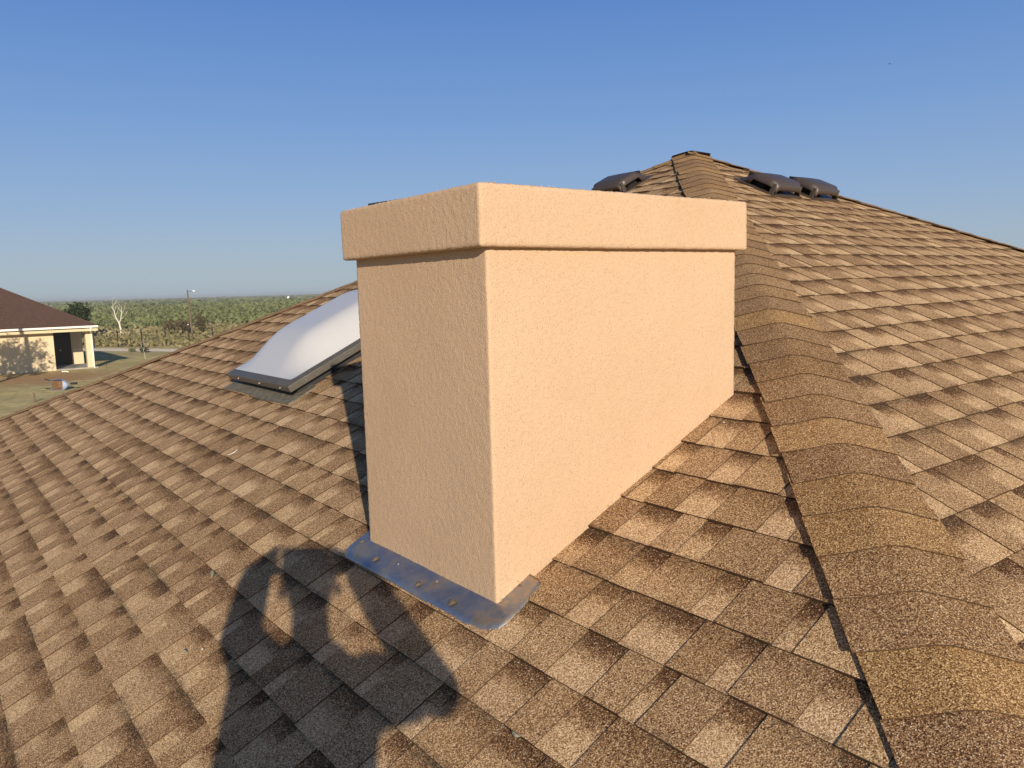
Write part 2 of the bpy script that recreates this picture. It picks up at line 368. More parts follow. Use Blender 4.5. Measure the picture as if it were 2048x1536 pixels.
def hip_caps(h, wa, wb_, na, nb, seed, L, half=.155, start=.02):
    """bent cap shingles riding along one hip line; wa/wb_ unit vectors across the hip in each plane"""
    rs = random.Random(seed); hu = unit(h); vs, fs, uvs, ats, mi = [], [], [], [], []
    K = 18; mz = unit(na+nb); s0 = start; i = 0
    hue_prev = .4
    while s0 < L-.05:
        s1 = s0+EXP; ov = .05
        r = rs.random()
        tone = .41+rs.gauss(0, .018); hue = rs.uniform(.1, .3)
        if r < .28: tone = .47+rs.gauss(0, .02); hue = rs.uniform(.4, .7)
        elif r < .5: tone = .375; hue = rs.uniform(.0, .3)
        hl = half+rs.uniform(-.006, .006); sh = rs.uniform(-.006, .006); sk = rs.uniform(-.006, .006)
        le = rs.uniform(.004, .011); re_ = rs.uniform(.001, .003)
        base = len(vs); rows = [(-ov, 0.), (0., .25), (.5*EXP, .6), (EXP, 1.)]
        for j, (ds, q) in enumerate(rows):
            for kk in range(K+1):
                c = -1+2*kk/K; cc = c*hl+sh*(.5+.5*q)
                rr_ = .035; ab = math.sqrt(cc*cc+rr_*rr_)-rr_*.80
                w_ = (wa+wb_)*.5*ab+(wb_-wa)*.5*cc
                edge = max(0, abs(c)-.5)/.5
                lift = .005+.0048*q+(.001+(le if c < 0 else re_)*edge)*(.6+.4*q)
                bow = -.010*(1-c*c)*q*0+sk*c*q
                vs.append(AP+hu*(s0+ds+bow)+w_+mz*lift)
        R_ = len(rows)
        for kk in range(K+1):                   # undersides
            pass
        top = lambda j, kk: base+j*(K+1)+kk
        b2 = len(vs)
        for j in range(R_):
            for kk in range(K+1): vs.append(vs[top(j, kk)]-mz*.0030)
        bot = lambda j, kk: b2+j*(K+1)+kk
        def addf(f, m_, uv4):
            p = [vs[i_] for i_ in f]; nn = np.cross(p[1]-p[0], p[2]-p[0])
            fs.append(f); uvs.extend(uv4); ats.extend([(tone, 0.06, hue, 1)]*len(f)); mi.append(m_)
        for j in range(R_-1):
            for kk in range(K):
                f = [top(j, kk), top(j, kk+1), top(j+1, kk+1), top(j+1, kk)]
                yv = [1-rows[j][1], 1-rows[j][1], 1-rows[j+1][1], 1-rows[j+1][1]]
                addf(f, 0, [(kk/K*.3, .12+.65*max(0, y_)) for y_ in yv]); 
                addf([bot(j, kk), bot(j+1, kk), bot(j+1, kk+1), bot(j, kk+1)], 1, [(0, 0)]*4)
            for kk in (0, K):
                e0_ = len(vs); vs.extend([vs[top(j, kk)], vs[top(j+1, kk)]]); addf([e0_, e0_+1, bot(j+1, kk), bot(j, kk)], 1, [(0, 0)]*4)
        e0_ = len(vs); vs.extend([vs[top(R_-1, kk)] for kk in range(K+1)])      # own vertices: a crisp cut edge
        for kk in range(K): addf([e0_+kk, e0_+kk+1, bot(R_-1, kk+1), bot(R_-1, kk)], 1, [(0, 0)]*4)
        s0 = s1; i += 1
    m = bpy.data.meshes.new('hip_cap_row'); m.from_pydata([tuple(p-org) for p in vs], [], fs)
    u_ = m.uv_layers.new(name='UVMap'); u_.data.foreach_set('uv', np.array(uvs, np.float32).ravel())
    a_ = m.color_attributes.new('tab', 'FLOAT_COLOR', 'CORNER'); a_.data.foreach_set('color', np.array(ats, np.float32).ravel())
    m.materials.append(M['shingle']); m.materials.append(M['edge']); m.polygons.foreach_set('material_index', mi)
    m.polygons.foreach_set('use_smooth', [x == 0 for x in mi]); m.update()
    bm = bmesh.new(); bm.from_mesh(m); bmesh.ops.recalc_face_normals(bm, faces=bm.faces); bm.to_mesh(m); bm.free()
    return link('hip_cap_row', m, None, roof)
def across(h, n, toward):
    w = unit(np.cross(n, unit(h))); return w if np.dot(w, toward) > 0 else -w
for h, na, ta, nb, tb, sd in ((HR, n1, u, n2, v, 21), (HL, n3, v, n1, -u, 22), (HF, n2, -v, n4, u, 23), (HB, n4, -u, n3, -v, 24)):
    # wa is the side of plane na; c<0 side
    wa = across(h, na, ta); wb_ = across(h, nb, tb)
    hip_caps(h, wa, wb_, na, nb, sd, T*np.linalg.norm(h))

# walls, soffit, fascia below the eaves
bm_ = MB(); ins = .5
def eave_pt(c, k): return AP+(T-ins*k)*(c) 
cs = [AP+(T-.45)*h for h in (HL, HR, HF, HB)]
for i in range(4):
    p, q = cs[i], cs[(i+1) % 4]; e = unit((q-p)*V([1, 1, 0])); nn = V([e[1], -e[0], 0])
    if np.dot(nn, (AP-p)*V([1, 1, 0])) < 0: nn = -nn
    p0 = V([p[0], p[1], GZ-.1]); bm_.box(p0, (q-p)*V([1, 1, 0]), nn*.2, z*(E_Z-GZ+.06))
bm_.build('wall', M['nstucco'], house)
fb = MB(); es = [AP+(T-.03)*h for h in (HL, HR, HF, HB)]
for i in range(4):
    p, q = es[i], es[(i+1) % 4]; e = unit((q-p)*V([1, 1, 0])); nn = V([e[1], -e[0], 0])
    if np.dot(nn, (AP-p)*V([1, 1, 0])) < 0: nn = -nn
    fb.box(V([p[0], p[1], E_Z-.19]), (q-p)*V([1, 1, 0]), nn*.025, z*.17)
fb.build('fascia', M['white'], house)
sf = MB(); sf.add([V([p[0], p[1], E_Z-.15]) for p in es], [(0, 1, 2, 3)]); sf.build('soffit', M['white'], house)

# ------------------------------------------------------------------ chimney (stucco body, band, cover, flashing)
def nz(p, sc, seed=0.): return noise.noise(Vector((p[0]*sc+seed, p[1]*sc-seed, p[2]*sc+seed*2)))
def plane1_z(p): return M0[2]+S*np.dot(p-M0, v)
def stucco_box(name, O, a, b, c, res, mat, parent, amp=.0008, r=.005, sink=False, label=None):
    """box with rounded, uneven edges; O corner, a,b,c edge vectors; faces gridded"""
    la, lb, lc = (np.linalg.norm(x) for x in (a, b, c)); ea, eb, ec = a/la, b/lb, c/lc
    ctr = V([la, lb, lc])/2; vid = {}; vs = []; fs = []
    na_, nb_, nc_ = (max(2, int(round(x/res))) for x in (la, lb, lc))
    def vert(i, j, k):
        key = (i, j, k)
        if key in vid: return vid[key]
        q = V([la*i/na_, lb*j/nb_, lc*k/nc_])
        inner = np.clip(q, r, V([la, lb, lc])-r); dlt = q-inner; ln = np.linalg.norm(dlt)
        if ln > 1e-9:
            nrm = dlt/ln
            if sum(abs(dlt) > 1e-9) > 1: q = inner+nrm*r
        else: nrm = V([0, 0, 0.])
        P = O+ea*q[0]+eb*q[1]+ec*q[2]; Nn = ea*nrm[0]+eb*nrm[1]+ec*nrm[2]
        dsp = amp*(nz(P, 110)+.8*nz(P, 170, 3))+.0012*nz(P, 5, 9)+.0008*nz(P, 190, 5)
        ed = sum(abs(dlt) > 1e-6) > 1
        if ed: dsp += .0012*nz(P, 70, 17)
        P = P+Nn*dsp
        vid[key] = len(vs); vs.append(P); return vid[key]
    def face(fix, val, n1_, n2_):
        for i in range(n1_):
            for j in range(n2_):
                idx = []
                for (x, y_) in ((i, j), (i+1, j), (i+1, j+1), (i, j+1)):
                    t = [0, 0, 0]; o_ = [k for k in range(3) if k != fix]; t[fix] = val; t[o_[0]] = x; t[o_[1]] = y_; idx.append(vert(*t))
                fs.append(idx)
    face(0, 0, nb_, nc_); face(0, na_, nb_, nc_); face(1, 0, na_, nc_); face(1, nb_, na_, nc_); face(2, 0, na_, nb_); face(2, nc_, na_, nb_)
    o = mesh(name, vs, fs, mat, parent, True)
    bm = bmesh.new(); bm.from_mesh(o.data); bmesh.ops.recalc_face_normals(bm, faces=bm.faces); bm.to_mesh(o.data); bm.free()
    return o
Mb = M0-.012*u*0
ch_low = .12
# the body runs a little below the roof surface, its foot follows the slope behind the shingles
chim = stucco_box('chimney', M0-ch_low*z+V([0.0, 0, 0]), A_*u, B_*v, (H0+ch_low+.02)*z, .0065, M['stucco'], house)
chim['label'] = 'square peach stucco chimney standing on the roof slope'
oA, oB, oL, oR = .0123, .0250, .026, .0262
T0 = M0+H0*z
cap = stucco_box('chimney_band', T0-oB*u-(oA+.020)*v, (A_+oB+oL)*u, (B_+oA+.020+oR)*v, HC*z, .0065, M['stucco'], chim, amp=.0010, r=.008)
cap['label'] = 'thicker stucco band round the chimney top'
tc = MB(); c0 = T0+(HC+.0005)*z
pA = c0+.10*u+.03*v; 
tc.add([c0+.02*u+.02*v-.002*z, c0+.62*u+.02*v+.016*z, c0+.62*u+.93*v+.016*z, c0+.02*u+.93*v-.002*z,
        c0+.02*u+.02*v-.006*z, c0+.62*u+.02*v-.004*z, c0+.62*u+.93*v-.004*z, c0+.02*u+.93*v-.006*z],
       [(0, 1, 2, 3), (7, 6, 5, 4), (0, 4, 5, 1), (1, 5, 6, 2), (2, 6, 7, 3), (3, 7, 4, 0)])
tc.build('chimney_cover', M['darkmetal'], chim)
# stucco crumbs hanging on the foot and on the top rim
cr = MB()
def crumb(P, r):
    k = 6; ico = [V([random.gauss(0, 1), random.gauss(0, 1), random.gauss(0, 1)]) for _ in range(7)]
    pts = [P+unit(q)*r*random.uniform(.6, 1.3) for q in ico]
    b = bmesh.new(); 
    for q in pts: b.verts.new(q)
    bmesh.ops.convex_hull(b, input=b.verts); b.verts.ensure_lookup_table()
    vmap = {}; vv = []; ff = []
    for f in b.faces:
        ids = []
        for w in f.verts:
            if w.index not in vmap: pass
            ids.append(w)
        ff.append(ids)
    allv = list({w for f in ff for w in f}); mp = {w: i for i, w in enumerate(allv)}
    cr.add([w.co for w in allv], [[mp[w] for w in f] for f in ff]); b.free()
for _ in range(150):
    t = random.random(); crumb(M0+u*A_*t-v*random.uniform(-.002, .006)+z*random.uniform(.0, .016), random.uniform(.0018, .0045))
for _ in range(70):
    t = random.random(); crumb(M0+(v+S*z)*B_*t-u*random.uniform(-.002, .003)+z*random.uniform(.0, .012), random.uniform(.0015, .0032))
for _ in range(36):
    t = random.random(); crumb(T0+HC*z-oB*u-(oA+.01)*v+(v*B_*t if random.random() < .55 else u*(A_+.05)*t)+z*.001, random.uniform(.001, .0026))
for _ in range(9): crumb(M0-u*random.uniform(-.004, .003)+(v+S*z)*random.uniform(0, .07)+z*random.uniform(0, .03), random.uniform(.004, .009))
tag(cr.build('stucco_crumbs', M['stucco'], chim), kind='stuff')
# flashing: rounded sheet lying on the shingles around the near foot
up1 = unit(v+S*z)
def rc(x, y, h): return M0+x*u+y*up1+h*n1
outl = []
w_f = .068
def arc(cx, cy, r, a0, a1, n=8): return [(cx+r*math.cos(a0+(a1-a0)*i/n), cy+r*math.sin(a0+(a1-a0)*i/n)) for i in range(n+1)]
# (x along u, y upslope)
outer = [(-.048, .128), (-.066, .06)]+arc(-.005, -.010, .062, math.pi, 1.5*math.pi)+[(.15, -.078), (.35, -.074), (.55, -.076)]+arc(.70, -.028, .052, 1.5*math.pi, 2*math.pi)+[(.752, .05), (.742, .12)]
inner = [(.02, .135), (.02, .06)]+[(.02, .02)]*9+[(.15, .02), (.35, .02), (.55, .02)]+[(.66, .02)]*9+[(.66, .05), (.66, .12)]
vs, fs = [], []; K = 8; nO = len(outer)
for i, (o_, i_) in enumerate(zip(outer, inner)):
    for k in range(K+1):
        t = k/K; x = o_[0]+(i_[0]-o_[0])*t; y_ = o_[1]+(i_[1]-o_[1])*t
        h = .0165+.003*nz((x, y_, 0), 14)+.0015*nz((x, y_, 3), 50)+.004*t - (.008 if k == 0 else 0)
        vs.append(rc(x, y_, h))
for i in range(nO-1):
    for k in range(K): a = i*(K+1)+k; fs.append((a, a+1, a+K+2, a+K+1))
fl = mesh('flashing', vs, fs, M['flash'], chim, True); m_ = fl.modifiers.new('sol', 'SOLIDIFY'); m_.thickness = .0015; m_.offset = -1
m_ = fl.modifiers.new('sub', 'SUBSURF'); m_.levels = 1; m_.render_levels = 1
fl['label'] = 'blue grey metal flashing bent round the chimney foot'
for (x, y_, r, mt) in ((.70, -.01, .009, 'roof_cement'), (.56, -.04, .012, 'roof_cement'), (.30, -.045, .010, 'roof_cement'), (.13, -.045, .012, 'roof_cement'), (.25, -.012, .004, 'screw'), (.45, -.02, .003, 'screw')):
    b = MB(); ring = [rc(x+r*math.cos(t)*(1+.3*math.sin(3*t)), y_+r*math.sin(t), .0215) for t in np.linspace(0, 2*math.pi, 12, endpoint=False)]
    b.add(ring+[rc(x, y_, .0255)], [(i, (i+1) % 12, 12) for i in range(12)]); b.build('sealant_dab' if mt == 'roof_cement' else 'nail_head', M[mt], chim, True)

# ------------------------------------------------------------------ skylight
sk = thing('skylight', rc(3.0, 1.2, 0), '', ''); 
for k_ in ('label', 'category'):
    if k_ in sk: del sk[k_]
sk.parent = house; sk.location = V(rc(3.0, 1.2, 0))-org; sk['label'] = 'white domed skylight in a dark bronze frame'
SX0, SX1, SY0, SY1 = 2.47, 3.475, .555, 1.76     # frame outline at 12 cm above the roof
hF0 = .085; hF1 = .125
fr = MB(); wf = .062
def skp(x, y, h): return rc(x, y, h)
# frame ring with sloped top face
def ring(b, x0, x1, y0, y1, h0, wi, hi, hin):
    O = [(x0, y0), (x1, y0), (x1, y1), (x0, y1)]; I = [(x0+wi, y0+wi), (x1-wi, y0+wi), (x1-wi, y1-wi), (x0+wi, y1-wi)]
    P = [skp(*p, h0) for p in O]+[skp(*p, hi) for p in O]+[skp(*p, hin) for p in I]+[skp(*p, h0) for p in I]
    F = []
    for i in range(4):
        j = (i+1) % 4; F += [(i, j, 4+j, 4+i), (4+i, 4+j, 8+j, 8+i), (8+i, 8+j, 12+j, 12+i), (12+i, 12+j, j, i)]
    b.add(P, F)
ring(fr, SX0, SX1, SY0, SY1, .052, .045, .090, .102)
f_ = fr.build('skylight_frame', M['skyframe'], sk); bevel(f_, .004)
cu = MB(); cu.box(skp(SX0+.05, SY0+.05, -.01), u*(SX1-SX0-.1), up1*(SY1-SY0-.1), n1*.07); cu.build('curb', M['darkmetal'], sk)
ap = MB()
def patch(b, pts, h):
    P = [rc(x, y_, h) for x, y_ in pts]+[rc(x, y_, -.004) for x, y_ in pts]; k = len(pts)
    b.add(P, [tuple(range(k))]+[(i, (i+1) % k, k+(i+1) % k, k+i) for i in range(k)])
patch(ap, [(SX0-.02, SY0-.05), (SX0+.35, SY0-.065), (SX0+.7, SY0-.05), (SX1+.02, SY0-.06), (SX1+.02, SY0+.14), (SX0-.02, SY0+.14)], .0155)
ap.build('apron_flashing', M['apron'], sk)
dm = []; df = []; NX, NY = 28, 34
x0, x1, y0, y1 = SX0+.047, SX1-.047, SY0+.047, SY1-.047
for j in range(NY+1):
    for i in range(NX+1):
        a, b = i/NX, j/NY
        fa = (1-abs(2*a-1)**2.6)**.75 if 0 < a < 1 else 0; fb_ = (1-abs(2*b-1)**2.4)**.8 if 0 < b < 1 else 0
        g = lambda t: t*t*(3-2*t)
        ea_ = min(1, min(a, 1-a)/.30); eb_ = min(1, min(b, 1-b)/.32)
        h = .100+.132*(math.sin(ea_*math.pi/2)**1.05)*(math.sin(eb_*math.pi/2)**1.1)
        dm.append(skp(x0+(x1-x0)*a, y0+(y1-y0)*b, h))
for j in range(NY):
    for i in range(NX): a = j*(NX+1)+i; df.append((a, a+1, a+NX+2, a+NX+1))
dmo = mesh('dome', dm, df, M['dome'], sk, True); s_ = dmo.modifiers.new('sub', 'SUBSURF'); s_.levels = s_.render_levels = 1
bmx = bmesh.new(); bmx.from_mesh(dmo.data); bmesh.ops.recalc_face_normals(bmx, faces=bmx.faces)
if sum((f.normal.dot(Vector(n1)) for f in bmx.faces)) < 0: bmesh.ops.reverse_faces(bmx, faces=bmx.faces)
bmx.to_mesh(dmo.data); bmx.free()
for (x, y_) in ((2.60, SY0), (2.92, SY0), (3.28, SY0)):
    b = MB(); b.tube([rc(x, y_+.001, .071), rc(x, y_-.004, .071)], .0026, 8); b.build('screw', M['screw'], sk)
for y_ in (.66, .95, 1.24, 1.5):
    b = MB(); b.tube([rc(SX0+.001, y_, .071), rc(SX0-.004, y_, .071)], .0026, 8); b.build('screw', M['screw'], sk)

# ------------------------------------------------------------------ roof vents
def roof_vent(P, ax, dn, n, label):
    """P centre on roof, ax horizontal unit, dn = downslope unit, n normal. hood opens downhill"""
    t = thing('roof_vent', P, '', '')
    for k_ in ('label', 'category'):
        if k_ in t: del t[k_]
    t.parent = house; t.location = V(P)-org; t['label'] = label
    Wd, Ln, Hh = .315, .30, .101
    Q = lambda x, y_, h: V(P)+ax*x+dn*y_+n*h
    b = MB(); b.cbox(Q(0, 0, .010), ax*(Wd+.03), dn*(Ln+.04), n*.012); bb = b.build('flange', M['vent'], t)
    # hood as a lofted shell: cross sections along dn
    vs = []; secs = 12; K = 14; th = .006
    prof = []
    for i in range(secs+1):
        q = i/secs
        yy = -Ln/2+Ln*q
        hh = Hh*(.2+.8*min(1, q/.42)) if q < .42 else Hh
        if q > .88: hh = Hh*(1-.16*((q-.88)/.12)**2)
        ww = Wd/2*(.80+.20*min(1, (q/.42)))
        if q > .88: ww -= .02*((q-.88)/.12)**2
        prof.append((yy, max(.016, hh), ww))
    for (yy, hh, ww) in prof:
        r = min(.028, hh*.5); pts = []
        skirt = .052 if yy > -Ln*.12 else 0
        bottom = .016 if skirt == 0 else max(.016, hh-.045-.0)
        pts.append((-ww-.006, bottom)); pts.append((-ww, hh-r))
        for a in np.linspace(math.pi, math.pi/2, 5)[1:]: pts.append((-ww+r+r*math.cos(a), hh-r+r*math.sin(a)))
        k2 = [(-x, y2) for x, y2 in pts][::-1]
        for x, h in pts+[(0, hh+.002)]+k2: vs.append(Q(x, yy, h))
    m = len(vs)//(secs+1); fs = [(i*m+k, i*m+k+1, (i+1)*m+k+1, (i+1)*m+k) for i in range(secs) for k in range(m-1)]
    # front lip
    yy, hh, ww = prof[-1]; b0 = len(vs)
    for k in range(m):
        vv_ = vs[secs*m+k]; vs.append(vv_+dn*.012-n*.012)
    for k in range(m): vs.append(vs[b0+k]-n*(.030 if 1 <= k <= m-2 else 0)+dn*.002)
    for k in range(m-1):
        fs.append((secs*m+k, secs*m+k+1, b0+k+1, b0+k)); 
        fs.append((b0+k, b0+k+1, b0+m+k+1, b0+m+k))
    h = mesh('hood', vs, fs, M['vent'], t, True)
    bmx = bmesh.new(); bmx.from_mesh(h.data); bmesh.ops.recalc_face_normals(bmx, faces=bmx.faces); bmx.to_mesh(h.data); bmx.free()
    s_ = h.modifiers.new('sol', 'SOLIDIFY'); s_.thickness = .006; s_.offset = 0
    for sx in (-1, 1):
        l = MB(); l.box(Q(sx*(Wd/2-.004), Ln/2-.030, .01), -ax*sx*.014, dn*.036, n*(Hh-.03)); lo = l.build('leg', M['vent'], t); bevel(lo, .004)
    g = MB(); g.cbox(Q(0, -.03, .05), ax*(Wd-.09), dn*.16, n*.065); g.build('throat', M['dark'], t)
    return t
def on1(x, y_): return rc(x, y_, 0)
def on2(a, b): # u-offset, v-offset from the peak in plane 2
    du = a; return AP+du*u+b*v+(du/kR)*S*z
roof_vent(rc(2.66, 3.54, 0), u, d1, n1, 'brown plastic vent left of the near hip, partly behind the chimney top')
roof_vent(on2(-.77, -.13), v, d2, n2, 'brown plastic vent, the one of the right pair nearer the hip')
roof_vent(on2(-.77, .345), v, d2, n2, 'brown plastic vent, the one of the right pair farther from the hip')

# ------------------------------------------------------------------ small bits lying on the shingles
def flake(P, ax, ay, n, L, W, mat, name, label, cat, curl=.004, group=None):
    vs, fs = [], []
    for i in range(6):
        for j in range(4):
            a, b = i/5-.5, j/3-.5; w = W*(1-1.6*abs(a)**1.5)*(1+.3*nz((a*3, b*3, L*90), 2))
            vs.append(V(P)+ax*L*a+ay*(w*b+.1*L*a*a*4)+n*(.009+curl*(4*a*a)+.001*nz((a, b, 1), 6)))
    fs = [(i*4+j, i*4+j+1, (i+1)*4+j+1, (i+1)*4+j) for i in range(5) for j in range(3)]
    o = mesh(name, vs, fs, mat, None, True, loc=P); m = o.modifiers.new('s', 'SOLIDIFY'); m.thickness = .0012
    return tag(o, label, cat, group)
def hitroof(px, py, P0=M0, nn=n1, h=0.):
    d = cf+crt*(px-1024)/FPX-cup*(py-768)/FPX; return d*(np.dot(P0+h*nn, nn)/np.dot(d, nn))
a1 = unit(u+.25*up1); a2 = np.cross(n1, a1)
flake(hitroof(468, 909), unit(u*-.2+up1), u, n1, .055, .016, M['flake'], 'paint_flake', 'white curled paint flake lying on the shingles left of the chimney', 'paint flake')
flake(hitroof(374, 1309), a1, a2, n1, .020, .011, M['greyflake'], 'lichen_spot', 'small grey green lichen spot on the shingles left of the shadow', 'lichen')
flake(hitroof(408, 1303), a1, a2, n1, .010, .006, M['flake'], 'paint_flake', 'tiny cream chip on the shingles just left of the shadow', 'paint flake', .001)
flake(hitroof(1040, 1463), unit(u*.7+up1), unit(up1*.8-u), n1, .042, .028, M['greyflake'], 'lichen_spot', 'grey green lichen spot on the shingles below the chimney, near the bottom edge', 'lichen', .001)
flake(hitroof(428, 1150), a1, a2, n1, .05, .012, M['greyflake'], 'lichen_spot', 'thin greenish lichen streak beside the top left of the shadow', 'lichen', .001)
flake(hitroof(1450, 850), a1, a2, n1, .008, .004, M['flake'], 'paint_flake', 'white speck of paint on the shingles between chimney and ridge caps', 'paint flake', .001)

# ------------------------------------------------------------------ neighbouring house
G0 = V([-28.49, 48.66, GZ])
def L(a, b, h): return G0+a*u+b*v+h*z           # a into the house, b to the right, h up
nh = thing('house', L(4, -5, 0), 'distant cream stucco house with a dark brown hip roof and white gutter', 'house')
ES = .545; eh = 2.74; Wd = 10.6; Ln = 17.0
w = MB()
w.box(L(0, -Ln+3, 0), v*(Ln-3), u*.2, z*2.55)              # front wall
w.box(L(3.7, 0, 0), v*2.15, u*.2, z*2.55)                  # porch back wall
w.box(L(.2, -.2, 0), v*.2, u*3.5, z*2.55)                  # porch side wall
w.box(L(3.9, 1.95, 0), v*.2, u*(Wd-5.1), z*2.55)           # end wall
w.box(L(Wd-1.2, -Ln+3, 0), v*(Ln-1), u*.2, z*2.55); w.box(L(.2, -Ln+3, 0), v*.2, u*(Wd-1.4), z*2.55)
w.build('wall', M['nstucco'], nh)
c_ = MB(); c_.box(L(0, 1.78, 0), v*.42, u*.42, z*2.5); c_.build('column', M['nstucco'], nh)
s_ = MB(); s_.box(L(-.08, .002, -.05), v*2.35, u*3.7, z*.13); s_.build('porch_floor', M['concrete'], nh)
dr = MB(); dr.cbox(L(3.67, .76, 1.15), v*1.4, u*.05, z*2.2); do = dr.build('door', M['door'], nh)  # door made wide and near-black, so its colour also darkens the shaded porch
kn = MB(); kn.cbox(L(3.63, .8, 1.05), v*.05, u*.06, z*.05); kn.build('handle', M['screw'], do)
# roof: hip
e0, e1 = -.6, Wd-.6; r0, r1 = -Ln+2.2, 2.42; hw = (e1-e0)/2; rh = eh+ES*hw
P = [L(e0, r0, eh), L(e0, r1, eh), L(e1, r1, eh), L(e1, r0, eh), L(e0+hw, r0+hw, rh), L(e0+hw, r1-hw, rh)]
Pl = [p-z*.16 for p in P[:4]]
rf = MB(); rf.add(P+Pl, [(0, 1, 5, 4), (1, 2, 5), (2, 3, 4, 5), (3, 0, 4), (0, 6, 7, 1), (1, 7, 8, 2), (2, 8, 9, 3), (3, 9, 6, 0), (6, 9, 8, 7)])
nr = rf.build('roof', M['nroof'], nh)
rc_ = MB()
for p_, q_ in ((P[1], P[5]), (P[0], P[4]), (P[2], P[5]), (P[3], P[4]), (P[4], P[5])): rc_.tube([p_+z*.0, q_+z*.0], .035, 6)
rc_.build('ridge_caps', M['nroof'], nr)
g = MB(); g.box(L(e0-.13, r0, eh-.13), v*(r1-r0+.03), u*.13, z*.13); gg = g.build('gutter', M['white'], nh); bevel(gg, .02)
g = MB(); g.box(L(e0+.01, r0, eh-.34), v*(r1-r0), u*.03, z*.15); g.build('fascia', M['nstucco'], nh)
dsp = MB(); dsp.tube([L(e0-.06, 2.02, eh-.1), L(e0-.06, 2.02, eh-.3), L(-.08, 2.12, eh-.55), L(-.08, 2.12, .15), L(-.25, 2.12, .05)], .05, 8); dsp.build('downspout', M['white'], nh)

# ------------------------------------------------------------------ ground, path, haze
def gnd(px, py, h=0):
    d = cf+crt*(px-1024)/FPX-cup*(py-768)/FPX; return d*((GZ+h)/d[2])
GS = 4000
mesh('ground', [(-GS, -GS, GZ), (GS, -GS, GZ), (GS, GS, GZ), (-GS, GS, GZ)], [(0, 1, 2, 3)], M['ground'])['kind'] = 'structure'
pt = []
e_ = unit((gnd(330, 700)-gnd(200, 699)))
A0 = gnd(188, 699.5)-e_*22; nn_ = V([-e_[1], e_[0], 0])
vs = []; fs = []
for i in range(61):
    P_ = A0+e_*i*1.3; a = 1.35+.35*nz(P_, .4); b = 1.35+.3*nz(P_, .5, 4)
    vs += [P_+nn_*a+z*.012, P_-nn_*b+z*.012]
fs = [(2*i, 2*i+1, 2*i+3, 2*i+2) for i in range(60)]
mesh('path', vs, fs, M['caliche'])['kind'] = 'structure'

hz = MB(); hz.box((-4200, -4200, GZ-1), (8400, 0, 0), (0, 8400, 0), (0, 0, 10.6))
hm = bpy.data.materials.new('thin_haze'); hm.use_nodes = True; ht = hm.node_tree; ht.nodes.remove(ht.nodes['Principled BSDF'])
pv = ht.nodes.new('ShaderNodeVolumePrincipled'); pv.inputs['Color'].default_value = (.78, .83, .88, 1); pv.inputs['Density'].default_value = 3.8e-4; pv.inputs['Anisotropy'].default_value = .1
ht.links.new(pv.outputs[0], ht.nodes['Material Output'].inputs['Volume'])
hzo = hz.build('haze', hm); hzo['kind'] = 'stuff'; hzo['label'] = 'thin bluish air over the far plain'

# ------------------------------------------------------------------ vegetation helpers
def leaf_quads(C, R, n, size, rs, flat=1., squash=.8):
    """n leaf-cluster quads spread over an uneven crown around C"""
    d = rs.normal(size=(n, 3)); d /= np.linalg.norm(d, axis=1)[:, None]
    rad = rs.random(n)**.45
    lob = 1+.28*np.sin(d[:, 0]*3.1+C[0])+.22*np.sin(d[:, 1]*4.3+C[1]*2)+.2*np.sin(d[:, 2]*5+C[0]*3)
    p = V(C)+d*(rad*lob)[:, None]*V(R)
    a = rs.normal(size=(n, 3)); a /= np.linalg.norm(a, axis=1)[:, None]
    b = np.cross(a, rs.normal(size=(n, 3))); b /= np.linalg.norm(b, axis=1)[:, None]
    s = size*rs.uniform(.5, 1.3, n)[:, None]
    Q = np.stack([p-a*s-b*s*.45, p+a*s-b*s*.55, p+a*s*.8+b*s*.5, p-a*s*.7+b*s*.45], 1)
    at = np.stack([np.clip(rs.normal(.5, .25, n), 0, 1)]*3+[np.ones(n)], 1)
    return Q, at
def limbs(b, P, dirv, ln, r, depth, rs, tips, split=3, up=.15, spread=.55, shr=.66):
    pts = [V(P)]; dv = unit(V(dirv)); k = 3
    for i in range(k):
        dv = unit(dv+rs.normal(0, .12, 3)+z*up*.2); pts.append(pts[-1]+dv*ln/k)
    b.tube(pts, [r*(1-.35*i/k) for i in range(k+1)], 6 if depth > 1 else 4)
    if depth == 0: tips.append(pts[-1]); return
    for _ in range(split):
        nd = unit(dv+rs.normal(0, spread, 3)+z*up); limbs(b, pts[-1], nd, ln*shr*rs.uniform(.8, 1.2), r*.6, depth-1, rs, tips, split, up, spread, shr)
def bushy(name, P, R, n, size, mat, label, cat, seed, trunk=.25, bark='bark', group=None, crown_h=None, cl=14):
    rs = np.random.default_rng(seed); t = thing(name, P, label, cat, group); b = MB(); tips = []
    for k in range(3): limbs(b, V(P)+V([rs.normal(0, .1), rs.normal(0, .1), -.1]), (rs.normal(0, .35), rs.normal(0, .35), 1), R[2]*.9, R[2]*.05, 2, rs, tips)
    b.build('trunk', M[bark], t)
    ch = crown_h if crown_h else trunk+R[2]
    Qs, As = [], []
    for k in range(cl):
        d = rs.normal(size=3); d /= np.linalg.norm(d); c = V(P)+z*ch+d*V(R)*rs.uniform(.2, .8)
        q, a = leaf_quads(c, V(R)*rs.uniform(.25, .5), n//cl, size, rs); a[:, :3] = np.clip(a[:, :3]*.7+rs.uniform(0, .35), 0, 1); Qs.append(q); As.append(a)
    quads('crown', np.concatenate(Qs), M[mat], t, np.concatenate(As))
    return t
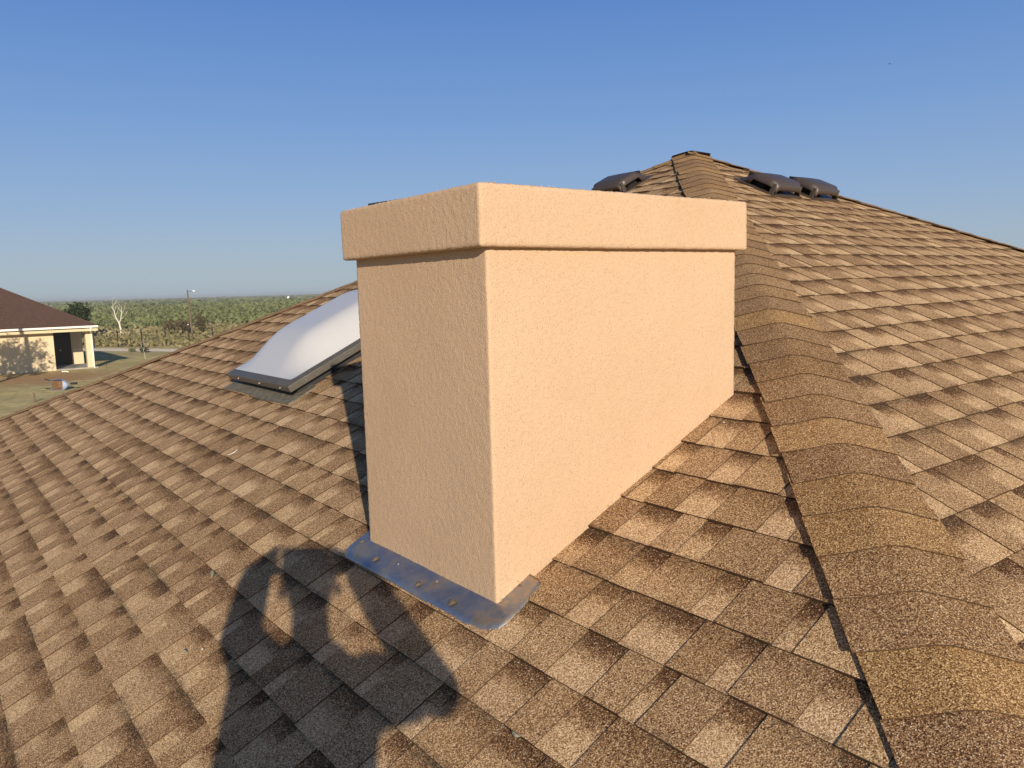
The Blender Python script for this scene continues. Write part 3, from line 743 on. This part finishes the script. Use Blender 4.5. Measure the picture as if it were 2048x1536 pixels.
# dark evergreen behind the neighbouring roof (D ~ 80 m)
def dirpt(px, Dp, gz=GZ):
    d = cf+crt*(px-1024)/FPX-cup*(600-768)/FPX; s = Dp/d[1]; return V([d[0]*s, d[1]*s, gz])
bushy('dark_tree', dirpt(148, 84), (1.75, 1.5, 1.9), 3000, .13, 'leaf_dark', 'dark green bushy tree rising behind the distant brown roof', 'tree', 31, trunk=.6, crown_h=2.6, cl=26)
bushy('shrub', dirpt(352, 88), (1.9, 1.6, 1.0), 1500, .10, 'leaf_brown', 'grey brown shrub growing left of the utility pole', 'shrub', 32, trunk=.1, crown_h=1.1, cl=22)
bushy('shrub', dirpt(396, 91), (1.0, 1.2, 1.2), 900, .10, 'leaf_brown', 'dark scrubby bush growing at the right of the utility pole', 'shrub', 33, trunk=.1, crown_h=1.3, cl=16)
bushy('shrub', gnd(290, 705), (.62, .5, .36), 500, .05, 'leaf_dark', 'low dark bush beside the pale path', 'shrub', 34, trunk=.05, crown_h=.35, cl=10)
bushy('shrub', gnd(263, 704), (.42, .4, .22), 260, .05, 'leaf_brush', 'low green tuft beside the pale path, left of the dark bush', 'shrub', 35, trunk=.02, crown_h=.2, cl=8)
# bare sapling in front of the path
rs = np.random.default_rng(41); sp_ = gnd(291, 718); t = thing('sapling', sp_, 'thin bare pale sapling on the lawn in front of the low dark bush', 'sapling')
b = MB(); tp = []; limbs(b, sp_, (0, 0, 1), .62, .012, 3, rs, tp, 3, .35, .35, .62); b.build('trunk', M['bark_white'], t)
# bleached dead tree
P_ = dirpt(237, 92); P_[2] = GZ; t = thing('dead_tree', P_, 'leafless bleached white tree forking into two limbs in the brush', 'tree')
b = MB(); hgt = 3.9; rs = np.random.default_rng(44)
f0 = P_; f1 = P_+V([-.15, 0, 1.5]); b.tube([f0, (f0+f1)/2+V([.05, 0, 0]), f1], [.13, .11, .10], 8)
R0_ = V([1., .1, 0])
b.tube([f1, f1+V([-.42, .1, .8]), f1+V([-.55, .1, 1.5]), f1+V([-.90, .2, 2.05])], [.075, .055, .04, .018], 6)
b.tube([f1, f1+V([.28, -.1, .55]), f1+V([.38, 0, 1.3]), f1+V([.42, 0, 2.1])], [.07, .05, .035, .015], 6)
tps = []
for (q, dv, l_) in ((f1+V([-.42, .1, .8]), (.3, 0, 1), .8), (f1+V([-.55, .1, 1.5]), (-.2, 0, 1), .8), (f1+V([-.5, .1, 1.2]), (.25, .1, 1), .7), (f1+V([.36, 0, 1.1]), (.8, 0, .9), .6), (f1+V([.38, 0, 1.3]), (-.3, 0, 1), .5), (f1+V([.2, 0, .4]), (1., .2, .9), .7), (f1+V([-.2, 0, .4]), (-.9, .2, .8), .5), (f1+V([-.7, .1, 1.8]), (.4, .2, 1), .5)):
    limbs(b, q, dv, l_, .022, 2, rs, tps, 2, .2, .4)
b.build('trunk', M['bark_white'], t)
# the tree left of the picture whose shadow falls on the neighbouring wall
P_ = G0+v*-1.35-D/np.linalg.norm(D[:2])*10.8; P_[2] = GZ
t = thing('tree', P_, 'multi stemmed shrubby tree standing in front of the cream wall', 'tree')
rs = np.random.default_rng(47); b = MB(); tips = []
b.tube([P_-z*.1, P_+V([.0, 0, 2.4]), P_+V([-.06, 0, 4.2]), P_+V([-.1, 0, 6.1])], [.16, .14, .12, .11], 8)
for k in range(9):
    off = rs.uniform(-.9, .8); limbs(b, P_+crt*off*.3+V([0, rs.normal(0, .2), 2.4]), (off*1.1-.1, rs.normal(0, .2), 1.4), 1.25, .035, 3, rs, tips, 3, .25, .42, .68)
b.build('trunk', M['bark'], t)
Qs, As = [], []
for tp in tips:
    if rs.random() < .62:
        q, a = leaf_quads(tp, (.26, .26, .22), 12, .055, rs); Qs.append(q); As.append(a)
for k in range(26):
    c = P_+crt*rs.uniform(-1.5, .7)+V([0, rs.normal(0, .3), rs.uniform(3.1, 4.9)]); q, a = leaf_quads(c, (.45, .4, .4), 90, .07, rs); Qs.append(q); As.append(a)
quads('crown', np.concatenate(Qs), M['leaf_dark'], t, np.concatenate(As))

# mesquite brush running to the horizon and tall dry grass behind the fence: nobody could count these
rs = np.random.default_rng(51); Qs, As = [], []
def scatter(n, d0, d1, a0, a1, pw=1.):
    dd = (d0**2+(d1**2-d0**2)*rs.random(n)**pw)**.5; aa = np.radians(rs.uniform(a0, a1, n)); return np.stack([np.sin(aa)*dd, np.cos(aa)*dd], 1), dd
pts, dd = scatter(2600, 118, 420, -48, 8, 1.25)
for (x, y_), d_ in zip(pts, dd):
    if nz((x, y_, 0), .02) < -.18 and d_ < 300: continue
    h = rs.uniform(.9, 1.9); wv = rs.uniform(1.3, 3.2)
    q, a = leaf_quads((x, y_, GZ+h*.5), (wv, wv, h*.7), 34 if d_ < 220 else 20, .30 if d_ < 220 else .5, rs)
    tv = rs.uniform(-.3, .3); a[:, :3] = np.clip(a[:, :3]*.35+.32+tv*.5, 0, 1); Qs.append(q); As.append(a)
pts, dd = scatter(5200, 400, 3200, -48, 20, 1.6)
for (x, y_), d_ in zip(pts, dd):
    h = rs.uniform(1.2, 2.4); wv = rs.uniform(3, 8)*(1+d_/1500)
    q, a = leaf_quads((x, y_, GZ+h*.4), (wv, wv, h*.6), 9, 1.3+d_/900, rs); q[:, :, 2] = GZ+(q[:, :, 2]-GZ)*.62
    tv = rs.uniform(-.35, .25); a[:, :3] = np.clip(a[:, :3]*.35+.30+tv*.6, 0, 1); Qs.append(q); As.append(a)
o = quads('brush', np.concatenate(Qs), M['leaf_brush'], None, np.concatenate(As)); tag(o, 'green mesquite brush covering the plain to the horizon', 'brush', kind='stuff')
Qs, As = [], []
pts, dd = scatter(9000, 74, 125, -42, 0, 1.)
for (x, y_), d_ in zip(pts, dd):
    if np.dot(V([x, y_, 0])-A0*V([1, 1, 0]), nn_) < 3.0: continue
    h = rs.uniform(.15, .5)*(1.25 if nz((x, y_, 0), .09) > 0 else .7); n_ = 5
    q, a = leaf_quads((x, y_, GZ+h*.5), (.5, .4, h), n_, .22, rs); a[:, :3] = np.clip(a[:, :3]*.5+.25+.5*nz((x, y_, 0), .07), 0, 1); Qs.append(q); As.append(a)
o = quads('tall_grass', np.concatenate(Qs), M['leaf_grass'], None, np.concatenate(As)); tag(o, 'tall dry grass behind the wire fence', 'grass', kind='stuff')

# ------------------------------------------------------------------ fence, pole, stake, wheelbarrow
fp = [gnd(189, 695.5), gnd(237, 695), gnd(284, 692.5), gnd(332, 691), gnd(378, 689)]
fd = unit(fp[3]-fp[0]); sp = np.linalg.norm(fp[3]-fp[0])/3
fe = thing('wire_fence', fp[1], 'thin dark metal post and wire fence behind the pale path', 'fence')
posts = [fp[0]+fd*sp*i for i in range(-6, 12)]
for i, p_ in enumerate(posts):
    b = MB(); b.cbox(p_+z*.78, fd*.09, np.cross(z, fd)*.09, z*1.56); b.build('post', M['post'], fe)
b = MB()
for hh in (.35, .75, 1.1, 1.42): b.tube([posts[0]+z*hh, posts[-1]+z*hh], .004, 4)
b.build('wire', M['post'], fe)
pp_ = gnd(385, 673); pole = thing('utility_pole', pp_, 'tall weathered wooden pole with a white lamp at its top', 'utility pole')
b = MB(); lean = -.18
b.tube([pp_-z*.2, pp_+crt*lean*.5+z*2.6, pp_+crt*lean+z*5.15], [.10, .085, .07], 10); b.build('pole', M['wood'], pole)
b = MB(); tp_ = pp_+crt*lean+z*4.95; b.tube([tp_, tp_+crt*.35+z*.05, tp_+crt*.62+z*.0], .025, 6); b.build('lamp_arm', M['post'], pole)
b = MB(); b.tube([tp_+crt*.50+z*.07, tp_+crt*.82+z*.06], [.05, .09], 8); b.build('lamp_head', M['lamp'], pole, True)
b = MB(); b.cbox(pp_+crt*-.3+z*1.0-v*.1, crt*.28, u*.16, z*.45); b.build('meter_box', M['post'], pole)
b = MB(); b.cbox(pp_+crt*-.30+z*1.33-v*.1, crt*.10, u*.1, z*.1); b.build('meter', M['lamp'], pole)
st = gnd(69, 804); b = MB(); b.tube([st-z*.1, st+z*.16, st+z*.36], [.045, .042, .04], 7); b.tube([st+z*.34, st+z*.38], [.05, .045], 7)
tag(b.build('wooden_stake', M['wood'], None, loc=st), 'short dark wooden stake in the dry lawn', 'stake')
hs = gnd(214, 738); b = MB(); b.tube([hs, hs+z*.5], .012, 5); b.cbox(hs+z*.5, crt*.28, u*.02, z*.03)
tag(b.build('sprinkler', M['post'], None, loc=hs), 'thin metal stake on the lawn right of the porch', 'stake')
pw = gnd(131, 744.5); b = MB(); b.tube([pw-crt*.2+z*.04, pw+z*.05, pw+crt*.2+z*.035], .035, 6)
tag(b.build('white_pipe', M['white'], None, loc=pw), 'short white pipe lying in front of the porch floor', 'pipe')
wt = dirpt(577, 620); b = MB(); b.tube([wt-z*.5, wt+z*2.9], .9, 16); b.tube([wt+z*2.9, wt+z*3.2], [.9, .2], 16)
tag(b.build('storage_tank', M['lamp'], None, loc=wt), 'tiny white tank far out on the plain near the horizon', 'tank')

# wheelbarrow tipped on its side, tray mouth to the camera
wb = gnd(124, 780); X = unit(V([crt[0], crt[1], 0])); Y = V([X[1], -X[0], 0])*1.0       # Y points to the camera
if np.dot(Y, wb) > 0: Y = -Y
wbt = thing('wheelbarrow', wb, 'blue wheelbarrow tipped on its side on the lawn, rust inside its tray', 'wheelbarrow')
Wp = lambda x, y_, h: wb+X*x+Y*y_+z*h
rim = [(-.40, .03), (-.40, .53), (.08, .56), (.26, .50), (.40, .36), (.43, .28), (.40, .20), (.26, .06), (.08, .0)]
flo = [(-.24, .14), (-.24, .43), (.0, .44), (.10, .40), (.17, .33), (.18, .28), (.17, .23), (.10, .16), (.0, .12)]
vs = [Wp(x, .16, h) for x, h in rim]+[Wp(x, -.10, h) for x, h in flo]; k = len(rim)
b = MB(); b.add(vs, [(i, (i+1) % k, k+(i+1) % k, k+i) for i in range(k)]+[(k, k+1, k+2, k+8), (k+2, k+3, k+4, k+5, k+6, k+7, k+8)])
tr = b.build('tray', M['blue'], wbt); m_ = tr.modifiers.new('s', 'SOLIDIFY'); m_.thickness = .012; m_.offset = 0
tr.data.materials.append(M['bluein']); tr.data.materials.append(M['rust'])
for i, pgn in enumerate(tr.data.polygons):
    pgn.material_index = 1 if i in (2, 3, 4, 5, 6, 7, 10) else (0 if i == 1 else 2)  # shading put in the colour: upper wall dark blue, nose paler; the rest rust
b = MB()
for i in range(k): b.tube([vs[i], vs[(i+1) % k]], .014, 6)
b.build('rim', M['blue'], tr)
for hh, s1 in ((.10, -.02), (.47, .08)):
    b = MB(); b.tube([Wp(.25, -.14, .28), Wp(-.2, -.15, hh), Wp(-.62, -.13, hh), Wp(-.86, -.10, hh+s1)], [.02, .022, .024, .026], 6); b.build('handle', M['rubber'], wbt)
b = MB(); b.tube([Wp(.50, -.2, .25), Wp(.50, -.2, .33)], .16, 20); b.build('wheel', M['rubber'], wbt)
for hh in (.12, .45):
    b = MB(); b.tube([Wp(-.15, -.12, hh), Wp(-.12, -.42, hh+.02), Wp(-.28, -.42, hh+.02), Wp(-.3, -.13, hh)], .014, 6); b.build('leg', M['post'], wbt)

# tiny bird
d = cf+crt*(1779.4-1024)/FPX-cup*(127.6-768)/FPX; bp = d*70
b = MB(); b.tube([bp-X*.10, bp-X*.05, bp+X*.03, bp+X*.09], [.004, .028, .030, .006], 8)
b.add([bp-X*.03, bp+X*.04, bp+V([.02, .10, .05]), bp+V([-.01, .16, .01])], [(0, 1, 2, 3)]); b.add([bp-X*.03, bp+X*.04, bp+V([.02, -.10, .05]), bp+V([-.01, -.16, .01])], [(0, 3, 2, 1)])
b.add([bp-X*.09, bp-X*.15+V([0, .02, 0]), bp-X*.15-V([0, .02, 0])], [(0, 1, 2)])
tag(b.build('bird', M['bird'], None, loc=bp), 'tiny dark bird high in the clear sky at upper right', 'bird')

# ------------------------------------------------------------------ the photographer, whose shadow lies on the roof
rr = V([math.cos(AZ), -math.sin(AZ), 0]); F = V([math.sin(AZ), math.cos(AZ), 0]); se, ce = math.sin(EL), math.cos(EL)
def B(r, w_, f): return rr*r+F*f+z*((w_-se*f)/ce)          # r right, w height as the sun sees it, f forward
def C3(r, f, h): return rr*r+F*f+z*h
def roofz(p): return plane1_z(V(p))
M['skin'] = simple('skin', (.48, .28, .19), .55, scale=30, var=.08, bump=(200, .1, .001))
M['shirt'] = simple('grey_shirt', (.20, .22, .25), .9, scale=60, bump=(90, .4, .004))
M['jeans'] = simple('blue_denim', (.06, .08, .14), .9, scale=90, bump=(300, .4, .002))
M['boot'] = simple('brown_boot', (.10, .06, .035), .7)
M['capcloth'] = simple('dark_cap', (.04, .045, .06), .9)
M['phone'] = simple('black_phone', (.015, .015, .018), .25)
def skin(name, V_, E_, R_, mat, parent, root=0, sub=2):
    me = bpy.data.meshes.new(name); o0 = ORG[parent.name]; me.from_pydata([tuple(V(p)-o0) for p in V_], E_, []); me.update()
    o = link(name, me, mat, parent); o.modifiers.new('skin', 'SKIN')
    sv = me.skin_vertices[0].data if me.skin_vertices else None
    if sv is None: me.skin_vertices.new() ; sv = me.skin_vertices[0].data
    for i, r in enumerate(R_): sv[i].radius = (r, r) if np.isscalar(r) else r; sv[i].use_root = (i == root)
    o.modifiers['skin'].use_smooth_shade = True
    if mat: pass
    s = o.modifiers.new('sub', 'SUBSURF'); s.levels = sub; s.render_levels = sub
    return o
feetL = C3(-.24, -.40, 0); feetL[2] = roofz(feetL)+.02; feetR = C3(.12, -.62, 0); feetR[2] = roofz(feetR)+.02
person = thing('person', (feetL+feetR)/2, 'person standing on the roof slope, both arms raised, holding a phone before the face', 'person')
J = {}
J['pel'] = C3(-.13, -.47, -.66); J['wai'] = C3(-.12, -.43, -.50); J['che'] = C3(-.08, -.37, -.30); J['nb'] = C3(-.035, -.35, -.155)
J['nk'] = C3(-.035, -.335, -.09); J['hd'] = C3(-.035, -.32, -.01); J['ht'] = C3(-.035, -.325, .05)
J['sL'] = C3(-.185, -.35, -.185); J['sR'] = C3(.115, -.35, -.230)
J['eL'] = B(-.238, -.215, -.12); J['wL'] = B(-.200, -.030, -.055); J['eR'] = B(.235, -.325, -.12); J['wR'] = B(.105, -.04, -.05)
J['hpL'] = C3(-.15, -.47, -.70); J['hpR'] = C3(.03, -.47, -.70)
J['anL'] = feetL+z*.06; J['anR'] = feetR+z*.06
J['kL'] = (J['hpL']+J['anL'])/2+F*.12-rr*.04; J['kR'] = (J['hpR']+J['anR'])/2+F*.14+rr*.03
def solid(name, mat, build, voxel=.011, smooth=6):
    """overlapping closed lofts fused into one continuous surface"""
    b = MB(); build(b); o = b.build(name, mat, person, True)
    m = o.modifiers.new('remesh', 'REMESH'); m.mode = 'VOXEL'; m.voxel_size = voxel; m.use_smooth_shade = True
    m = o.modifiers.new('smooth', 'SMOOTH'); m.factor = .5; m.iterations = smooth
    return o
def loft(b, rings, n=20):
    """rings: (centre, half width along r, half depth along f)"""
    base = len(b.v)
    for c, rx, ry in rings:
        for k in range(n):
            a = 2*math.pi*k/n; b.v.append(tuple(V(c)+rr*rx*math.cos(a)+F*ry*math.sin(a)))
    for i in range(len(rings)-1):
        for k in range(n):
            k2 = (k+1) % n; b.f.append((base+i*n+k, base+i*n+k2, base+(i+1)*n+k2, base+(i+1)*n+k))
    b.f.append(tuple(base+k for k in range(n))[::-1]); b.f.append(tuple(base+(len(rings)-1)*n+k for k in range(n)))
def ball(b, c, rx, ry, rz):
    loft(b, [(V(c)+z*rz*math.sin(a), rx*math.cos(a)+1e-4, ry*math.cos(a)+1e-4) for a in np.linspace(-math.pi/2, math.pi/2, 11)])
def limb(b, pts, rads):
    b.tube(pts, rads, 14)
    for p_, r_ in zip(pts, rads): ball(b, p_, r_, r_, r_)
def torso(b, g):
    loft(b, [(J['pel']-z*.06, .155+g, .115+g), (J['pel'], .168+g, .125+g), (J['wai'], .160+g, .112+g), ((J['wai']+J['che'])/2, .168+g, .118+g),
             (J['che'], .175+g, .118+g), (J['che']+z*.07+F*.01, .165+g, .105+g), (J['nb']-z*.04, .11+g, .075+g), (J['nb']+z*.015, .062+g, .06+g)], 26)
def arms(b, g, wrist=True):
    for q in 'LR':
        k1 = 1.12 if q == 'L' else 1.
        limb(b, [J['s'+q], (J['s'+q]+J['e'+q])/2, J['e'+q], (J['e'+q]+J['w'+q])/2]+([J['w'+q]] if wrist else [J['w'+q]*.85+J['e'+q]*.15]),
             [(.058+g)*k1, (.050+g)*k1, (.043+g)*k1, (.040+g)*k1, (.026+g*.9 if wrist else .036+g)*k1])
def legs(b, g):
    for q in 'LR': limb(b, [J['hp'+q], (J['hp'+q]+J['k'+q])/2, J['k'+q], J['k'+q]*.55+J['an'+q]*.45, J['an'+q]], [.088+g, .074+g, .056+g, .055+g, .036+g*1.6])
def body_(b):
    torso(b, 0); arms(b, 0); legs(b, 0)
    limb(b, [J['nb']-z*.01, J['nk'], J['nk']+z*.04], [.058, .054, .055])
    ball(b, J['hd']+z*.025-F*.005, .074, .092, .098); ball(b, J['hd']-z*.055+F*.022, .052, .062, .052)     # skull and jaw
solid('body', M['skin'], body_)
solid('shirt', M['shirt'], lambda b: (torso(b, .014), arms(b, .014, False)))
def tr_(b):
    loft(b, [(J['hpL']*.5+J['hpR']*.5-z*.05, .165, .13), (J['pel'], .180, .137), (J['pel']+z*.07, .172, .130)], 26); legs(b, .013)
solid('trousers', M['jeans'], tr_)
for a in ('anL', 'anR'):
    q = J[a]; zz = roofz(q); q0 = V([q[0], q[1], roofz(q)+.045]); tp_ = q0+F*.17; tp_[2] = roofz(tp_)+.035; hp_ = q0-F*.05; hp_[2] = roofz(hp_)+.04
    skin('boot', [q+z*.06, q0, tp_, hp_], [(0, 1), (1, 2), (1, 3)], [.052, .055, .040, .045], M['boot'], person)
# face: nose, ears, brow are short skinned shapes on the head
hd = J['hd']
skin('nose', [hd+F*.075+z*.005, hd+F*.105-z*.02], [(0, 1)], [.010, .013], M['skin'], person, 0, 1)
for s in (-1, 1):
    skin('ear', [hd+rr*s*.078+z*.02, hd+rr*s*.088, hd+rr*s*.08-z*.02], [(0, 1), (1, 2)], [.012, .014, .010], M['skin'], person, 0, 1)
    b = MB(); b.tube([hd+rr*s*.030+F*.076+z*.012, hd+rr*s*.030+F*.088+z*.012], [.012, .006], 8); b.build('eye', M['phone'], person, True)
b = MB(); b.tube([hd-rr*.025+F*.082-z*.048, hd+F*.09-z*.046, hd+rr*.025+F*.082-z*.048], .006, 6); b.build('mouth', simple('lips', (.40, .17, .14), .5), person, True)
b = MB()
for i in range(7):
    a = i/6*math.pi/2; 
cv, cfc = [], []
for i in range(7):
    for j in range(20):
        a = i/6*math.pi/2; t_ = 2*math.pi*j/20; r_ = math.cos(a)
        cv.append(hd+z*(.035+.085*math.sin(a))+rr*.088*r_*math.cos(t_)+F*.103*r_*math.sin(t_))
cfc = [(i*20+j, i*20+(j+1) % 20, (i+1)*20+(j+1) % 20, (i+1)*20+j) for i in range(6) for j in range(20)]
bb = len(cv)
for j in range(9):
    t_ = math.pi*j/8; cv.append(hd+z*.030+rr*.08*math.cos(t_)+F*(.075+.085*math.sin(t_)))
for j in range(9):
    t_ = math.pi*j/8; cv.append(hd+z*.042+rr*.08*math.cos(t_)+F*(.075+.01*math.sin(t_)))
cfc += [(bb+j, bb+j+1, bb+9+j+1, bb+9+j) for j in range(8)]
cp = mesh('cap', cv, cfc, M['capcloth'], person, True); m_ = cp.modifiers.new('s', 'SOLIDIFY'); m_.thickness = .003
# hands gripping the phone ends
PC = -cf*.016-crt*.045+cup*-.012; PW, PH = .150, .072
def hand(side, wr):
    e = PC+crt*side*(PW/2+.012)-cf*.030; palm = (V(wr)*.45+e*.55)
    vs = [wr, palm]; es = [(0, 1)]; rs_ = [.032, (.036, .024)]
    for k_, (ln_, off) in enumerate(((.95, .036), (1., .014), (.95, -.008), (.8, -.028))):
        k0 = palm+cup*off*.8+crt*side*.004; a = e+cup*off+crt*side*.006+cf*.004; b1 = PC+crt*side*(PW/2+.006)+cup*off+cf*(-.002); c1 = PC+crt*side*(PW/2-.022*ln_)+cup*off-cf*(-.0)
        c1 = c1-cf*.012-cup*0
        i0 = len(vs); vs += [k0, a, b1-cf*.004]; es += [(1, i0), (i0, i0+1), (i0+1, i0+2)]; rs_ += [.011, .0095, .0085]
    i0 = len(vs); vs += [palm+cup*-.03-crt*side*.01, e-crt*side*.03+cup*-.035-cf*.004, e-crt*side*.055+cup*-.03+cf*.002]
    es += [(1, i0), (i0, i0+1), (i0+1, i0+2)]; rs_ += [.014, .011, .009]
    skin('hand', vs, es, rs_, M['skin'], person)
hand(-1, J['wL']); hand(1, J['wR'])
ph = thing('smartphone', PC, 'black phone held up sideways in both hands by the person on the roof', 'phone')
b = MB(); b.cbox(PC, crt*PW, cup*PH, cf*.008); po = b.build('phone_body', M['phone'], ph); bevel(po, .003)
b = MB(); b.cbox(PC-cf*.0045, crt*(PW-.008), cup*(PH-.008), cf*.001); b.build('screen', simple('screen_glass', (.02, .02, .025), .08), ph)
